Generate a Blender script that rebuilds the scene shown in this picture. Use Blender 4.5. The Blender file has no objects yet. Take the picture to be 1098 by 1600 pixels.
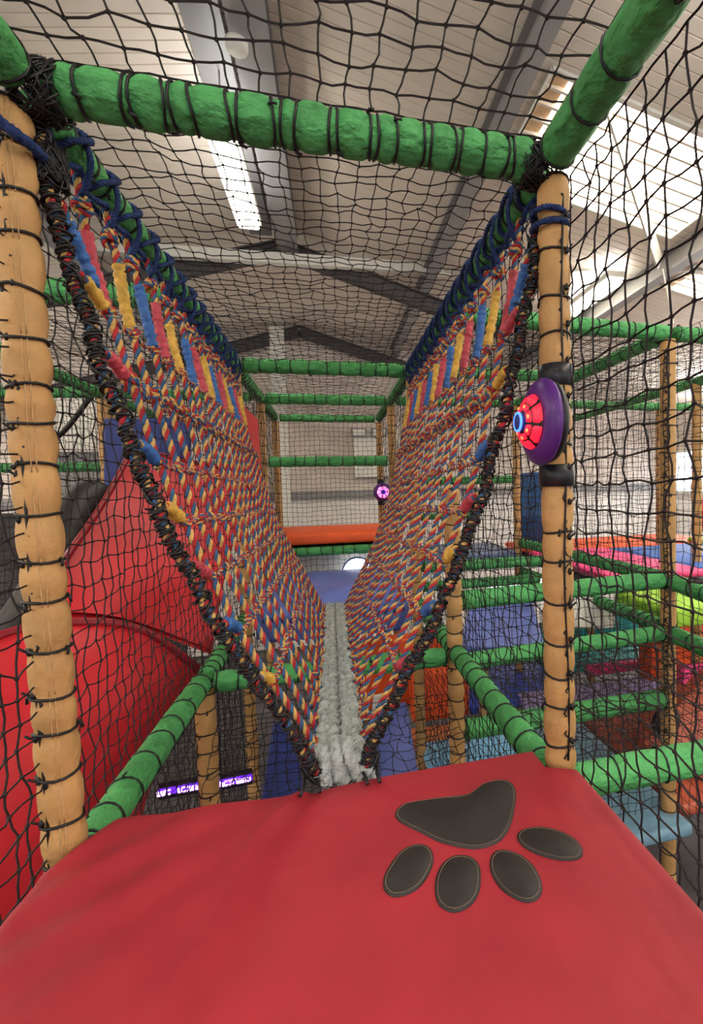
import bpy, bmesh, math, random
import numpy as np
from mathutils import Vector, Matrix, Euler
random.seed(7); rng = np.random.default_rng(7)
SC = bpy.context.scene; COL = SC.collection
PI = math.pi

# ------------------------------------------------------------------ camera
F_PX, CX, CY = 743.886, 700.0, 800.0
CP = np.array([0.5998, -1.2205, 0.7721]); YAW, PIT, ROL = -0.2402, -0.0498, 0.0240
def _rot(a, b, c):
    ca, sa, cb, sb, cc, sc = math.cos(a), math.sin(a), math.cos(b), math.sin(b), math.cos(c), math.sin(c)
    return (np.array([[ca, -sa, 0], [sa, ca, 0], [0, 0, 1]]) @ np.array([[1, 0, 0], [0, cb, -sb], [0, sb, cb]])
            @ np.array([[cc, 0, sc], [0, 1, 0], [-sc, 0, cc]]))
RM = _rot(YAW, PIT, ROL)                 # columns: right, forward, up
cam = bpy.data.cameras.new('camera'); co = bpy.data.objects.new('camera', cam); COL.objects.link(co)
m = Matrix.Identity(4)
for i in range(3):
    m[i][0] = RM[i, 0]; m[i][1] = RM[i, 2]; m[i][2] = -RM[i, 1]; m[i][3] = CP[i]
co.matrix_world = m
cam.sensor_fit = 'HORIZONTAL'; cam.sensor_width = 36.0
cam.lens = F_PX / 1098 * 36.0
cam.shift_x = -(CX - 549) / 1098
cam.clip_start = 0.02; cam.clip_end = 100
SC.camera = co
def at(u, v, X=None, Y=None, Z=None):    # a photograph pixel on a world plane
    d = RM @ np.array([(u - CX) / F_PX, 1, (CY - v) / F_PX])
    for i, c in enumerate((X, Y, Z)):
        if c is not None:
            return CP + (c - CP[i]) / d[i] * d

# ------------------------------------------------------------------ world, exposure
W = bpy.data.worlds.new('world'); SC.world = W; W.use_nodes = True
W.node_tree.nodes['Background'].inputs[0].default_value = (0.85, 0.92, 1.0, 1)
W.node_tree.nodes['Background'].inputs[1].default_value = 1.0
SC.view_settings.view_transform = 'Standard'; SC.view_settings.look = 'None'
SC.view_settings.gamma = 1; SC.view_settings.use_curve_mapping = False
SC.view_settings.exposure = 0.14
SKY_E, LAMP_E, LAMP_W, UP_W = 7.0, 14.0, 8.0, 11.0
SC.cycles.max_bounces = 8; SC.cycles.diffuse_bounces = 6; SC.cycles.use_denoising = True

# ------------------------------------------------------------------ materials
def lin(c):
    return tuple(((x / 255) / 12.92 if x / 255 < .04045 else ((x / 255 + .055) / 1.055) ** 2.4) for x in c) + (1,)
MATS = {}
def mat(name, c, rough=.6, var=.12, scale=12, bump=.0, bscale=60, spec=.4, c2=None, metal=0, stretch=None, bd=.01):
    if name in MATS: return MATS[name]
    M = bpy.data.materials.new(name); M.use_nodes = True; nt = M.node_tree; N = nt.nodes; b = N['Principled BSDF']
    b.inputs['Roughness'].default_value = rough; b.inputs['Specular IOR Level'].default_value = spec
    b.inputs['Metallic'].default_value = metal
    tc = N.new('ShaderNodeTexCoord'); mp = N.new('ShaderNodeMapping'); nt.links.new(tc.outputs['Object'], mp.inputs[0])
    if stretch: mp.inputs['Scale'].default_value = stretch
    n = N.new('ShaderNodeTexNoise'); n.inputs['Scale'].default_value = scale; n.inputs['Detail'].default_value = 5
    nt.links.new(mp.outputs[0], n.inputs['Vector'])
    r = N.new('ShaderNodeValToRGB'); L = lin(c)
    if c2: A, B = lin(c2), L
    else: A = tuple(x * (1 - var * 1.6) for x in L[:3]) + (1,); B = tuple(min(1, x * (1 + var)) for x in L[:3]) + (1,)
    r.color_ramp.elements[0].color = A; r.color_ramp.elements[0].position = .3
    r.color_ramp.elements[1].color = B; r.color_ramp.elements[1].position = .7
    nt.links.new(n.outputs[0], r.inputs[0]); nt.links.new(r.outputs[0], b.inputs['Base Color'])
    if bump:
        n2 = N.new('ShaderNodeTexNoise'); n2.inputs['Scale'].default_value = bscale; n2.inputs['Detail'].default_value = 4
        nt.links.new(mp.outputs[0], n2.inputs['Vector'])
        bp = N.new('ShaderNodeBump'); bp.inputs['Strength'].default_value = bump; bp.inputs['Distance'].default_value = bd
        nt.links.new(n2.outputs[0], bp.inputs['Height']); nt.links.new(bp.outputs[0], b.inputs['Normal'])
    MATS[name] = M; return M
def emis(name, c, e):
    if name in MATS: return MATS[name]
    M = bpy.data.materials.new(name); M.use_nodes = True; b = M.node_tree.nodes['Principled BSDF']
    b.inputs['Base Color'].default_value = lin(c); b.inputs['Emission Color'].default_value = lin(c)
    b.inputs['Emission Strength'].default_value = e; b.inputs['Roughness'].default_value = .4
    MATS[name] = M; return M
m_red = mat('red_vinyl', (152, 38, 49), .55, .10, 5, .22, 14, .3)
m_black_v = mat('black_vinyl', (38, 34, 34), .5, .15, 8, .15, 20)
m_stitch = mat('tan_thread', (150, 125, 100), .8)
m_green = mat('green_vinyl', (76, 152, 88), .62, .14, 9, 1.0, 17, .25, bd=.03, stretch=(1, 1, 1.6))
m_tan = mat('yellow_vinyl', (184, 143, 90), .55, .10, 9, .7, 14, .3, bd=.02)
m_seam = mat('pale_seam', (196, 160, 110), .7, .15, 40, .5, 200)
m_net = mat('black_cord', (38, 32, 33), .7, .2, 80, spec=.25)
m_tie = mat('black_tie', (22, 20, 22), .45)
m_rr = mat('rope_red', (176, 54, 58), .85, .2, 60, .4, 400, .15)
m_ry = mat('rope_yellow', (206, 166, 98), .85, .2, 60, .4, 400, .15)
m_rb = mat('rope_blue', (64, 98, 136), .85, .2, 60, .4, 400, .15)
m_navy = mat('rope_navy', (44, 60, 104), .85, .25, 60, .4, 400, .15)
m_sb = mat('sleeve_blue', (48, 98, 166), .5, .2, 40, .6, 90)
m_sr = mat('sleeve_pink', (186, 66, 80), .5, .2, 40, .6, 90)
m_sy = mat('sleeve_yellow', (208, 164, 66), .5, .2, 40, .6, 90)
m_grey_rope = mat('grey_cotton', (176, 182, 179), .95, .22, 30, .9, 160, .05)
m_slide = mat('red_plastic', (196, 36, 46), .45, .10, 3, .15, 20, .3)
m_seamred = mat('dark_red_plastic', (140, 24, 36), .4)
m_orange = mat('orange_vinyl', (236, 92, 38), .5, .08)
m_blue = mat('blue_vinyl', (98, 112, 184), .3, .1, 5, .2, 15)
m_dblue = mat('dark_blue_vinyl', (44, 60, 130), .45)
m_lblue = mat('light_blue_vinyl', (134, 200, 240), .4)
m_gblue = mat('grey_blue_vinyl', (120, 158, 180), .35)
m_brown = mat('brown_red_vinyl', (176, 84, 62), .4)
m_teal = mat('teal_vinyl', (60, 186, 186), .5)
m_pink = mat('pink_vinyl', (236, 62, 130), .5)
m_lime = mat('lime_vinyl', (156, 206, 62), .5)
m_lav = mat('lavender_vinyl', (176, 156, 204), .5)
m_steel = mat('grey_steel', (138, 136, 136), .45, .1, 4, spec=.5, stretch=(1, .2, 1))
m_dsteel = mat('dark_steel', (76, 73, 74), .6)
m_white = mat('white_paint', (222, 220, 212), .6, .06)
m_wall = mat('wall_liner', (214, 203, 194), .8, .08, 3)
m_wall2 = mat('wall_white', (232, 226, 222), .8, .06, 3)
m_dark = mat('dark_floor', (78, 74, 76), .8, .3, 3)
m_roof = mat('roof_liner', (224, 214, 202), .7, .08, 1.5)
m_purple = mat('purple_plastic', (84, 36, 120), .35, .08)
m_blackp = mat('black_plastic', (24, 24, 30), .35)
m_sky = emis('skylight', (255, 244, 226), SKY_E)
m_reveal = mat('reveal_tan', (206, 176, 142), .7)
m_win = emis('window_daylight', (236, 242, 255), 2.4)
m_lamp = emis('lamp_diffuser', (255, 250, 226), LAMP_E)
m_rled = emis('red_led', (255, 24, 48), 1.6)
m_rled2 = emis('red_led_bright', (255, 110, 60), 2.6)
m_bled = emis('blue_led', (60, 110, 255), 3.0)
m_uv = emis('violet_led', (110, 40, 255), 2.2)
m_wled = emis('violet_white_led', (215, 160, 255), 3.0)
m_pled = emis('pink_led', (255, 120, 190), 3)
m_tled = emis('teal_led', (20, 200, 190), 2.5)
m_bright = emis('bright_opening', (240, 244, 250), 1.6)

# ------------------------------------------------------------------ mesh helpers
class MB:
    def __init__(s): s.V = []; s.F = []; s.M = []; s.n = 0
    def add(s, V, F, mi=0):
        V = np.asarray(V, float).reshape(-1, 3); F = np.asarray(F, np.int64).reshape(-1, 4)
        s.V.append(V); s.F.append(F + s.n); s.M.append(np.full(len(F), mi)); s.n += len(V); return s
    def mesh(s, name, mats, smooth=True):
        V = np.concatenate(s.V); F = np.concatenate(s.F); M = np.concatenate(s.M)
        me = bpy.data.meshes.new(name)
        me.vertices.add(len(V)); me.vertices.foreach_set('co', V.astype(np.float32).ravel())
        me.loops.add(F.size); me.loops.foreach_set('vertex_index', F.astype(np.int32).ravel())
        me.polygons.add(len(F)); me.polygons.foreach_set('loop_start', np.arange(0, F.size, 4, dtype=np.int32))
        me.polygons.foreach_set('loop_total', np.full(len(F), 4, np.int32))
        me.polygons.foreach_set('material_index', M.astype(np.int32))
        me.polygons.foreach_set('use_smooth', np.full(len(F), smooth))
        for x in (mats if isinstance(mats, (list, tuple)) else [mats]): me.materials.append(x)
        me.update(calc_edges=True); me.validate(); return me
    def obj(s, name, mats, parent=None, smooth=True, loc=None):
        return link(name, s.mesh(name, mats, smooth), parent, loc)
def link(name, data, parent=None, loc=None, rot=None):
    o = bpy.data.objects.new(name, data); COL.objects.link(o)
    if parent is not None: o.parent = parent
    if loc is not None: o.location = loc
    if rot is not None: o.rotation_euler = rot
    return o
def tag(o, label=None, cat=None, group=None, kind=None):
    if label: o['label'] = label
    if cat: o['category'] = cat
    if group: o['group'] = group
    if kind: o['kind'] = kind
    return o
def thing(name, label, cat, loc=(0, 0, 0), group=None, rot=None):
    return tag(link(name, None, None, loc, rot), label, cat, group)
def frames(P):
    P = np.asarray(P, float); T = np.gradient(P, axis=0); T /= np.linalg.norm(T, axis=1)[:, None] + 1e-12
    a = np.array([0, 0, 1.]) if abs(T[0][2]) < .9 else np.array([1., 0, 0])
    U = np.zeros_like(P); u = a - T[0] * (a @ T[0]); u /= np.linalg.norm(u); U[0] = u
    for i in range(1, len(P)):
        u = u - T[i] * (u @ T[i]); u /= np.linalg.norm(u) + 1e-12; U[i] = u
    return T, U, np.cross(T, U)
def tube_vf(P, r, sides=8, cap=True, rr=None):
    P = np.asarray(P, float); r = np.broadcast_to(np.asarray(r, float), (len(P),)).copy()
    if cap:
        P = np.vstack([P[:1], P, P[-1:]]); r = np.r_[r[0] * .02, r, r[-1] * .02]
        if rr is not None: rr = np.vstack([rr[:1] * .02, rr, rr[-1:] * .02])
        T, U, B = frames(P[1:-1]); T, U, B = [np.vstack([x[:1], x, x[-1:]]) for x in (T, U, B)]
    else: T, U, B = frames(P)
    a = np.arange(sides) * 2 * PI / sides
    R = r[:, None] if rr is None else rr
    V = P[:, None, :] + (R * np.cos(a))[:, :, None] * U[:, None, :] + (R * np.sin(a))[:, :, None] * B[:, None, :]
    n = len(P); i = np.arange(n - 1)[:, None] * sides; j = np.arange(sides); k = (j + 1) % sides
    F = np.stack([i + j, i + k, i + sides + k, i + sides + j], -1).reshape(-1, 4)
    return V.reshape(-1, 3), F
def resample(P, ds):
    P = np.asarray(P, float); L = np.r_[0, np.cumsum(np.linalg.norm(np.diff(P, axis=0), axis=1))]
    n = max(2, int(round(L[-1] / ds)) + 1); s = np.linspace(0, L[-1], n)
    return np.stack([np.interp(s, L, P[:, i]) for i in range(3)], 1), s
def spline(P, k=8, closed=False):
    P = np.asarray(P, float); n = len(P); out = []
    for i in range(n if closed else n - 1):
        g = (lambda q: P[q % n]) if closed else (lambda q: P[min(max(q, 0), n - 1)])
        p0, p1, p2, p3 = g(i - 1), g(i), g(i + 1), g(i + 2)
        for t in np.arange(k) / k:
            out.append(.5 * (2 * p1 + (p2 - p0) * t + (2 * p0 - 5 * p1 + 4 * p2 - p3) * t * t + (3 * p1 - p0 - 3 * p2 + p3) * t ** 3))
    if not closed: out.append(P[-1])
    return np.array(out)
def twist(mb, P, R=.011, pitch=.062, ds=.008, sides=5, phase=0, ns=3, mis=(0, 1, 2)):
    C, s = resample(P, ds); T, U, B = frames(C)
    for k in range(ns):
        a = phase + 2 * PI * (s / pitch + k / ns)
        Q = C + (R * .5) * (np.cos(a)[:, None] * U + np.sin(a)[:, None] * B)
        V, F = tube_vf(Q, R * .56, sides); mb.add(V, F, mis[k])
    return mb
def box(mb, a, b, mi=0):
    x0, y0, z0 = a; x1, y1, z1 = b
    V = [(x, y, z) for z in (z0, z1) for x, y in ((x0, y0), (x1, y0), (x1, y1), (x0, y1))]
    return mb.add(V, [(3, 2, 1, 0), (4, 5, 6, 7), (0, 1, 5, 4), (1, 2, 6, 5), (2, 3, 7, 6), (3, 0, 4, 7)], mi)
def bar(mb, p, q, w, h, mi=0, up=(0, 0, 1)):
    p, q = np.array(p, float), np.array(q, float); t = q - p; t /= np.linalg.norm(t)
    s = np.cross(t, up); s /= np.linalg.norm(s); u = np.cross(s, t)
    V = [c + s * x * w / 2 + u * y * h / 2 for c in (p, q) for x, y in ((-1, -1), (1, -1), (1, 1), (-1, 1))]
    return mb.add(V, [(3, 2, 1, 0), (4, 5, 6, 7), (0, 1, 5, 4), (1, 2, 6, 5), (2, 3, 7, 6), (3, 0, 4, 7)], mi)
def pad_mesh(name, sx, sy, sz, m, r=.025, wr=.0):
    """soft mat: rounded all-quad block, origin at the centre of its base"""
    bm = bmesh.new(); bmesh.ops.create_cube(bm, size=1)
    for v in bm.verts: v.co = Vector((v.co.x * sx, v.co.y * sy, (v.co.z + .5) * sz))
    r = min(r, sz * .45, sx * .4, sy * .4)
    bmesh.ops.bevel(bm, geom=list(bm.edges), offset=r, segments=3, profile=.5, affect='EDGES')
    for f in bm.faces: f.smooth = True
    me = bpy.data.meshes.new(name); bm.to_mesh(me); bm.free(); me.materials.append(m); return me
def lathe(prof, n=32, ):
    """prof: (r, z) rows around +Z"""
    a = np.arange(n) * 2 * PI / n; P = np.array(prof, float)
    V = np.stack([P[:, 0:1] * np.cos(a), P[:, 0:1] * np.sin(a), np.repeat(P[:, 1:2], n, 1)], -1).reshape(-1, 3)
    i = np.arange(len(P) - 1)[:, None] * n; j = np.arange(n); k = (j + 1) % n
    return V, np.stack([i + j, i + k, i + n + k, i + n + j], -1).reshape(-1, 4)

# ------------------------------------------------------------------ the hall
ZR, XR, TR = 4.2, .1, .2
Y0, Y1, XL, XRT, ZF = -6.0, 9.2, -6.0, 8.6, -2.5
def zroof(x): return ZR - TR * abs(x - XR)
def struct(o): o['kind'] = 'structure'; return o
fl = MB(); box(fl, (XL, Y0, ZF - .1), (XRT, Y1, ZF)); struct(fl.obj('floor', m_dark, smooth=False))
def gable(name, y, m_top, m_low, zs):
    mb = MB(); e = .1
    for (z0, z1, mi) in ((ZF, zs, 1), (zs, zroof(XRT), 0)):
        box(mb, (XL, y, z0), (XRT, y + e, z1), mi)
    zl, zr, zb = zroof(XL), zroof(XRT), zroof(XRT)
    V = [(XL, y, zb), (XR, y, zb), (XRT, y, zb), (XRT, y, zr + .001), (XR, y, ZR), (XL, y, zl)]
    mb.add(V, [(0, 1, 4, 5), (1, 2, 3, 4)], 0)
    return struct(mb.obj(name, [m_top, m_low], smooth=False))
wb = gable('wall_back', Y1, m_wall, m_wall2, .78)
gable('wall_front', Y0 - .1, m_wall, m_wall2, .78)
for nm, x in (('wall_left', XL - .1), ('wall_right', XRT)):
    mb = MB(); box(mb, (x, Y0, ZF), (x + .1, Y1, .9), 1); box(mb, (x, Y0, .9), (x + .1, Y1, zroof(x) + .1), 0)
    struct(mb.obj(nm, [m_wall, m_wall2], smooth=False))
# roof: ribbed liner sheets per slope with rooflight bays left open for the rooflights
SKYL = [(1, 2.25, 2.05, 3.25, 4.2), (1, 4.75, 3.5, 4.1, 7.8), (1, 2.06, -3.6, -2.2, 6.6), (-1, 1.8, -3.6, -2.2, 5.0), (-1, 3.4, 2.0, 3.4, 5.6)]  # rooflights behind the viewer and far left are unseen, added for fill
def roof_side(sg):
    mb = MB(); rib = .10; x_end = XRT if sg > 0 else XL
    ys = np.arange(Y0, Y1 + .001, rib)
    for y in ys[:-1]:
        y2 = y + rib; yc = y + rib / 2
        spans = [(XR, x_end)]
        for (s, xa, ya, yb, xb) in SKYL:
            if s == sg and ya < yc < yb:
                a, b = (XR + (xa - XR), xb) if s > 0 else (-xa, -xb)
                new = []
                for p, q in spans:
                    new += [(p, a), (b, q)]
                spans = new
        for p, q in spans:
            zp, zq = zroof(p), zroof(q); g = .012; w = .014
            rows = [(y, 0), (y2 - w, 0), (y2 - w * .7, g), (y2 - w * .3, g), (y2, 0)]
            V = []; 
            for yy, dz in rows: V += [(p, yy, zp + dz), (q, yy, zq + dz)]
            F = [(2 * i, 2 * i + 1, 2 * i + 3, 2 * i + 2) for i in range(4)]
            mb.add(V, F)
    return mb
for sg, nm in ((1, 'ceiling_right'), (-1, 'ceiling_left')):
    struct(roof_side(sg).obj(nm, m_roof, smooth=False))
for n, (s, xa, ya, yb, xb) in enumerate(SKYL):
    a, b = (xa, xb) if s > 0 else (-xa, -xb)
    mb = MB(); k = int(abs(b - a) / .09)
    xs = np.linspace(a, b, k + 1)
    # corrugated translucent sheet
    for i in range(k):
        x0, x1 = xs[i], xs[i + 1]; xm = (x0 + x1) / 2
        for p, q, dp, dq in ((x0, xm, .03, .055), (xm, x1, .055, .03)):
            mb.add([(p, ya, zroof(p) + dp), (q, ya, zroof(q) + dq), (q, yb, zroof(q) + dq), (p, yb, zroof(p) + dp)], [(0, 1, 2, 3)])
    w = mb.obj('window_%d' % (n + 1), m_sky, smooth=False); struct(w)
    fr = MB()
    for yy in (ya, yb): bar(fr, (a, yy, zroof(a) + .0), (b, yy, zroof(b) + .0), .03, .05)
    for xx in (a, b): bar(fr, (xx, ya, zroof(xx)), (xx, yb, zroof(xx)), .03, .05)
    fr.obj('frame', m_white, w, smooth=False)
    kb = MB(); sgn = 1 if b > a else -1
    bar(kb, (a + .12 * sgn, ya, zroof(a) + .008), (a + .12 * sgn, yb, zroof(a) + .008), .26, .012)
    kb.obj('reveal_board', m_reveal, w, smooth=False)
    rb = MB()
    for yy in np.arange(ya + .15, yb - .1, .155): bar(rb, (a, yy, zroof(a) + .01), (b, yy, zroof(b) + .01), .022, .03)
    rb.obj('glazing_bar', m_roof, w, smooth=False)
for n, (a, b, cc) in enumerate((((8.56, 6.6, .55), (8.6, 9.0, 1.5), 0), ((8.56, -4.5, .9), (8.6, 1.5, 1.9), 0), ((-6.0, -4.5, .9), (-5.96, .5, 1.9), 0), ((-4.5, -5.98, .6), (7.0, -5.94, 2.2), 1))):  # right rear window is real; the other strips are unseen, added as fill
    w = MB(); box(w, a, b); w = struct(w.obj('window_%d' % (n + 7), m_win, smooth=False)); fr = MB()
    ax = 0 if cc else 1; k = max(2, int((b[ax] - a[ax]) / .9))
    for q in np.linspace(a[ax], b[ax], k + 1):
        lo, hi = list(a), list(b); lo[ax] = q - .02; hi[ax] = q + .02; o_ = 1 - ax; lo[o_] -= .02; hi[o_] += .02; box(fr, lo, hi)
    for z in (a[2], b[2]): lo, hi = list(a), list(b); lo[2] = z - .03; hi[2] = z + .03; lo[1 - ax] -= .02; hi[1 - ax] += .02; box(fr, lo, hi)
    fr.obj('frame', m_white, w, smooth=False)
# steelwork
def ibeam(mb, p, q, w, h, mi=0):
    p, q = np.array(p, float), np.array(q, float)
    bar(mb, p + (0, 0, h / 2), q + (0, 0, h / 2), w, .02, mi); bar(mb, p - (0, 0, h / 2), q - (0, 0, h / 2), w, .02, mi); bar(mb, p, q, .02, h, mi)
mb = MB(); ibeam(mb, (.17, Y0, 4.0), (.17, 5.45, 4.0), .26, .22); rb = tag(mb.obj('ridge_beam', m_steel, smooth=False), 'grey steel beam running along the roof ridge above the net tunnel', 'beam')
mb = MB(); box(mb, (-.28, Y0, 4.06), (-.02, 5.4, 4.11)); 
tag(mb.obj('cable_tray', m_steel, smooth=False), 'dark metal channel beside the ridge beam overhead', 'channel')
mb = MB(); mb.add(*lathe([(.001, 0), (.07, .0), (.075, .02), (.075, .05), (.001, .05)], 24)); 
p = at(370, 78, Z=3.78); tag(mb.obj('smoke_detector', m_white, loc=tuple(p)), 'round white detector fixed under the ridge beam', 'detector')
for x, nm in ((2.0, 'grey steel purlin crossing above the middle of the roof, beside the bright rooflight'), (4.36, 'grey steel purlin at the far right, beyond the bright rooflight'), (-2.2, 'grey steel purlin over the left side of the frame')):
    mb = MB(); ibeam(mb, (x, Y0, zroof(x) - .13), (x, Y1, zroof(x) - .13), .14, .20)
    tag(mb.obj('roof_purlin', m_steel, smooth=False), nm, 'beam')
def rafter(y, dz, label, m):
    mb = MB(); a = (XR, y, 3.96 - dz)
    for x in (-5.9, 3.3): ibeam(mb, a, (x, y, 3.96 - dz - abs(x - XR) * .30), .12, .20)
    return tag(mb.obj('roof_rafter', m, smooth=False), label, 'rafter')
rafter(5.5, .0, 'dark steel rafter pair meeting under the ridge above the white tie beam', m_dsteel)
rafter(8.9, -.02, 'dark steel rafter pair against the gable end wall', m_dsteel)
mb = MB(); bar(mb, at(-60, 372, Y=5.35), at(705, 423, Y=5.35), .10, .13); bar(mb, at(695, 421, Y=5.35), at(1120, 418, Y=3.5), .10, .11)
tie = tag(mb.obj('tie_beam', m_white, smooth=False), 'long white tie beam spanning across the hall under the roof', 'beam')
mb = MB(); a = at(948, 150, Y=2.12); b = at(1030, 412, Y=3.35); bar(mb, a, b, .15, .02, 0, (0, 1, 0)); bar(mb, at(1035, 420, Y=3.4), at(1052, 505, Y=3.4), .012, .012, 0, (0, 1, 0))
tag(mb.obj('roof_brace', m_white, smooth=False), 'flat white diagonal brace hanging in front of the bright rooflight', 'brace')
mb = MB(); p = at(430, 470, Y=8.75); x = p[0]; bar(mb, (x, 8.8, ZF), (x, 8.8, 4.0), .26, .2, 0, (0, 1, 0))
tag(mb.obj('wall_column', m_white, smooth=False), 'white steel column standing against the end wall', 'column')
mb = MB(); box(mb, (-5.9, 9.08, .62), (8.5, 9.2, .78)); struct(mb.obj('trim_1', m_steel, smooth=False))  # grey strip standing in for the shadow band across the end wall
mb = MB(); a = at(552, 668, Y=9.0); b = at(592, 745, Y=9.0); box(mb, (a[0], 8.9, b[2]), (b[0] + .5, 9.19, a[2])); 
tag(mb.obj('wall_cabinet', m_white, smooth=False), 'pale box unit mounted on the end wall behind the far net', 'cabinet')
for u, l in ((560, 'small grey floodlight on the end wall left of its twin'), (592, 'small grey floodlight on the end wall right of its twin')):
    p = at(u, 676, Y=8.85); mb = MB(); box(mb, (-.16, -.06, -.09), (.16, .06, .09)); t = tag(mb.obj('floodlight', m_steel, loc=tuple(p), smooth=False), l, 'lamp')
    g = MB(); box(g, (-.12, -.075, -.06), (.12, -.06, .06)); g.obj('lens', m_white, t, smooth=False)

# fluorescent lamps, then added fill lamps
def lamp(x, ya, yb, z, label, w=.2, pw=1.0):
    t = thing('tube_light', label, 'lamp', (x, (ya + yb) / 2, z)); L = yb - ya
    b = MB(); box(b, (-w / 2 - .01, -L / 2 - .02, .02), (w / 2 + .01, L / 2 + .02, .09)); b.obj('housing', m_white, t, smooth=False)
    me = pad_mesh('diffuser', w, L, .07, m_lamp, .05); link('diffuser', me, t, (0, 0, -.04))
    h = MB()
    for yy in (-L * .35, L * .35): bar(h, (0, yy, .09), (0, yy, zroof(x) - z), .012, .012, 0, (1, 0, 0))
    h.obj('hanger', m_steel, t, smooth=False)
    ld = bpy.data.lights.new('lamp_glow', 'AREA'); ld.shape = 'RECTANGLE'; ld.size = w; ld.size_y = L; ld.energy = LAMP_W * L * pw; ld.color = (1, .985, .95)
    link('lamp_glow', ld, t, (0, 0, -.06))
    lu = ld.copy(); lu.energy = UP_W * L * pw; lu.size = .1; link('lamp_uplight', lu, t, (0, 0, .11), (PI, 0, 0))  # upward light added to each fixture to brighten the roof
a = at(360, 215, Z=3.55); b = at(390, 352, Z=3.55)
lamp(-.13, 2.72, 4.22, 3.55, 'long lit tube light glowing beside the ridge beam above the tunnel', .22, pw=.45)
lamp(3.98, 3.9, 5.2, 3.2, 'lit tube light far right below the tie beam', .22)
for x, ya, l in ((.0, -4.2, 'tube light behind the viewer over the left'), (3.2, -4.2, 'tube light behind the viewer over the right'), (3.2, -.9, 'tube light overhead right of the viewer'), (-2.6, -1.9, 'tube light overhead left of the viewer'),
                 (-3.6, -.2, 'tube light outside the frame over the left aisle'), (-5.3, 5.4, 'tube light at the far left corner'), (6.7, 1.2, 'tube light over the far right play deck'), (1.3, -2.6, 'tube light just behind the viewer'), (7.9, 5.2, 'tube light at the far right corner')):
    lamp(x, ya, ya + 1.7, zroof(x) - .8, l, pw=5.0 if ya > 1 else 1.0)  # unseen lamps added as fill, boosted towards the back of the hall

# ------------------------------------------------------------------ padded frame
def pinch_tube(a, b, R, step, seed, amp=.13, sides=18, dbl=False):
    r = np.random.default_rng(seed); a, b = np.array(a, float), np.array(b, float); L = np.linalg.norm(b - a)
    n = max(1, int(round(L / step))); ties = (np.arange(n + 1) + np.r_[0, r.uniform(-.18, .18, n - 1), 0]) * L / n if n > 1 else np.array([0, L])
    if dbl: ties = np.sort(np.r_[ties, [q + .017 for i, q in enumerate(ties[:-1]) if i % 3 != 1]])
    K = n * (14 if dbl else 7) + 1; s = np.linspace(0, L, K); d = np.min(np.abs(s[:, None] - ties[None]), 1); w = (.16 if dbl else .22) * L / n
    pin = np.exp(-(d / w) ** 2); P = a + (b - a) * (s / L)[:, None]
    ang = np.arange(sides) * 2 * PI / sides
    rad = R * (1 - amp * pin)
    fold = np.sin(ang * 5 + r.uniform(0, 6)) * .5 + np.sin(ang * 8 + r.uniform(0, 6)) * .5
    seg = np.searchsorted(ties, s)
    ph = r.uniform(0, 6.28, len(ties) + 2)[seg]; lob = np.sin(ang[None] * 2 + ph[:, None]) * .025 + np.sin(ang[None] * 3 - 2 * ph[:, None]) * .02
    rr = rad[:, None] * (1 + .05 * pin[:, None] * fold[None] + lob * (1 - pin[:, None]))
    V, F = tube_vf(P, rad, sides, True, rr); return V, F, ties, L
_tie = {}
def tie_mesh(R, thick=.0035):
    k = (round(R, 3), thick)
    if k not in _tie:
        a = np.linspace(0, 2 * PI, 15); P = np.stack([np.cos(a) * R, np.sin(a) * R, a * 0 + np.sin(a * 2) * .003], 1)
        mb = MB(); mb.add(*tube_vf(P, thick, 5, False)); mb.add(*tube_vf([(R, 0, -.006), (R + .006, 0, 0), (R + .008, .004, .012)], thick, 4)); _tie[k] = mb.mesh('lashing', m_tie)
    return _tie[k]
SEED = [10]
def padded(name, a, b, R, m, label, cat, step=.095, amp=.13, dbl=False, group=None, near=False):
    SEED[0] += 1; V, F, ties, L = pinch_tube(a, b, R, step, SEED[0], amp, 18, dbl); r = random.Random(SEED[0])
    o = np.array(a, float); mb = MB(); mb.add(V - o, F)
    t = thing(name, label, cat, tuple(o), group); t['kind'] = 'thing'; mb.obj('pad_cover', m, t)
    d = Vector(np.array(b, float) - o).normalized(); q = d.to_track_quat('Z', 'Y'); tm = tie_mesh(R * (1 - amp * .8 + .02) + .001)
    for i, s in enumerate(ties):
        for rep in range(1):
            ss = min(max(s, .01), L - .01)
            l = link('lashing', tm, t, d * ss); l.rotation_mode = 'QUATERNION'
            l.rotation_quaternion = q @ Euler((r.uniform(-.06, .06), r.uniform(-.06, .06), r.uniform(0, 6))).to_quaternion()
    core = MB(); core.add(*tube_vf([(0, 0, 0), tuple(d * .001)], .01, 4)) if False else None
    return t
H, R0 = 1.638, .045
BM, PO = 'padded_beam', 'padded_post'
G = m_green
e = R0
def beam(a, b, label, R=R0, **k): return padded(BM, a, b, R, G, label, 'beam', **k)
def post(x, y, z0, z1, label, R=.042, dx=0, **k): return padded(PO, (x + dx, y, z1), (x, y, z0), R, m_tan, label, 'post', **k)
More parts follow.
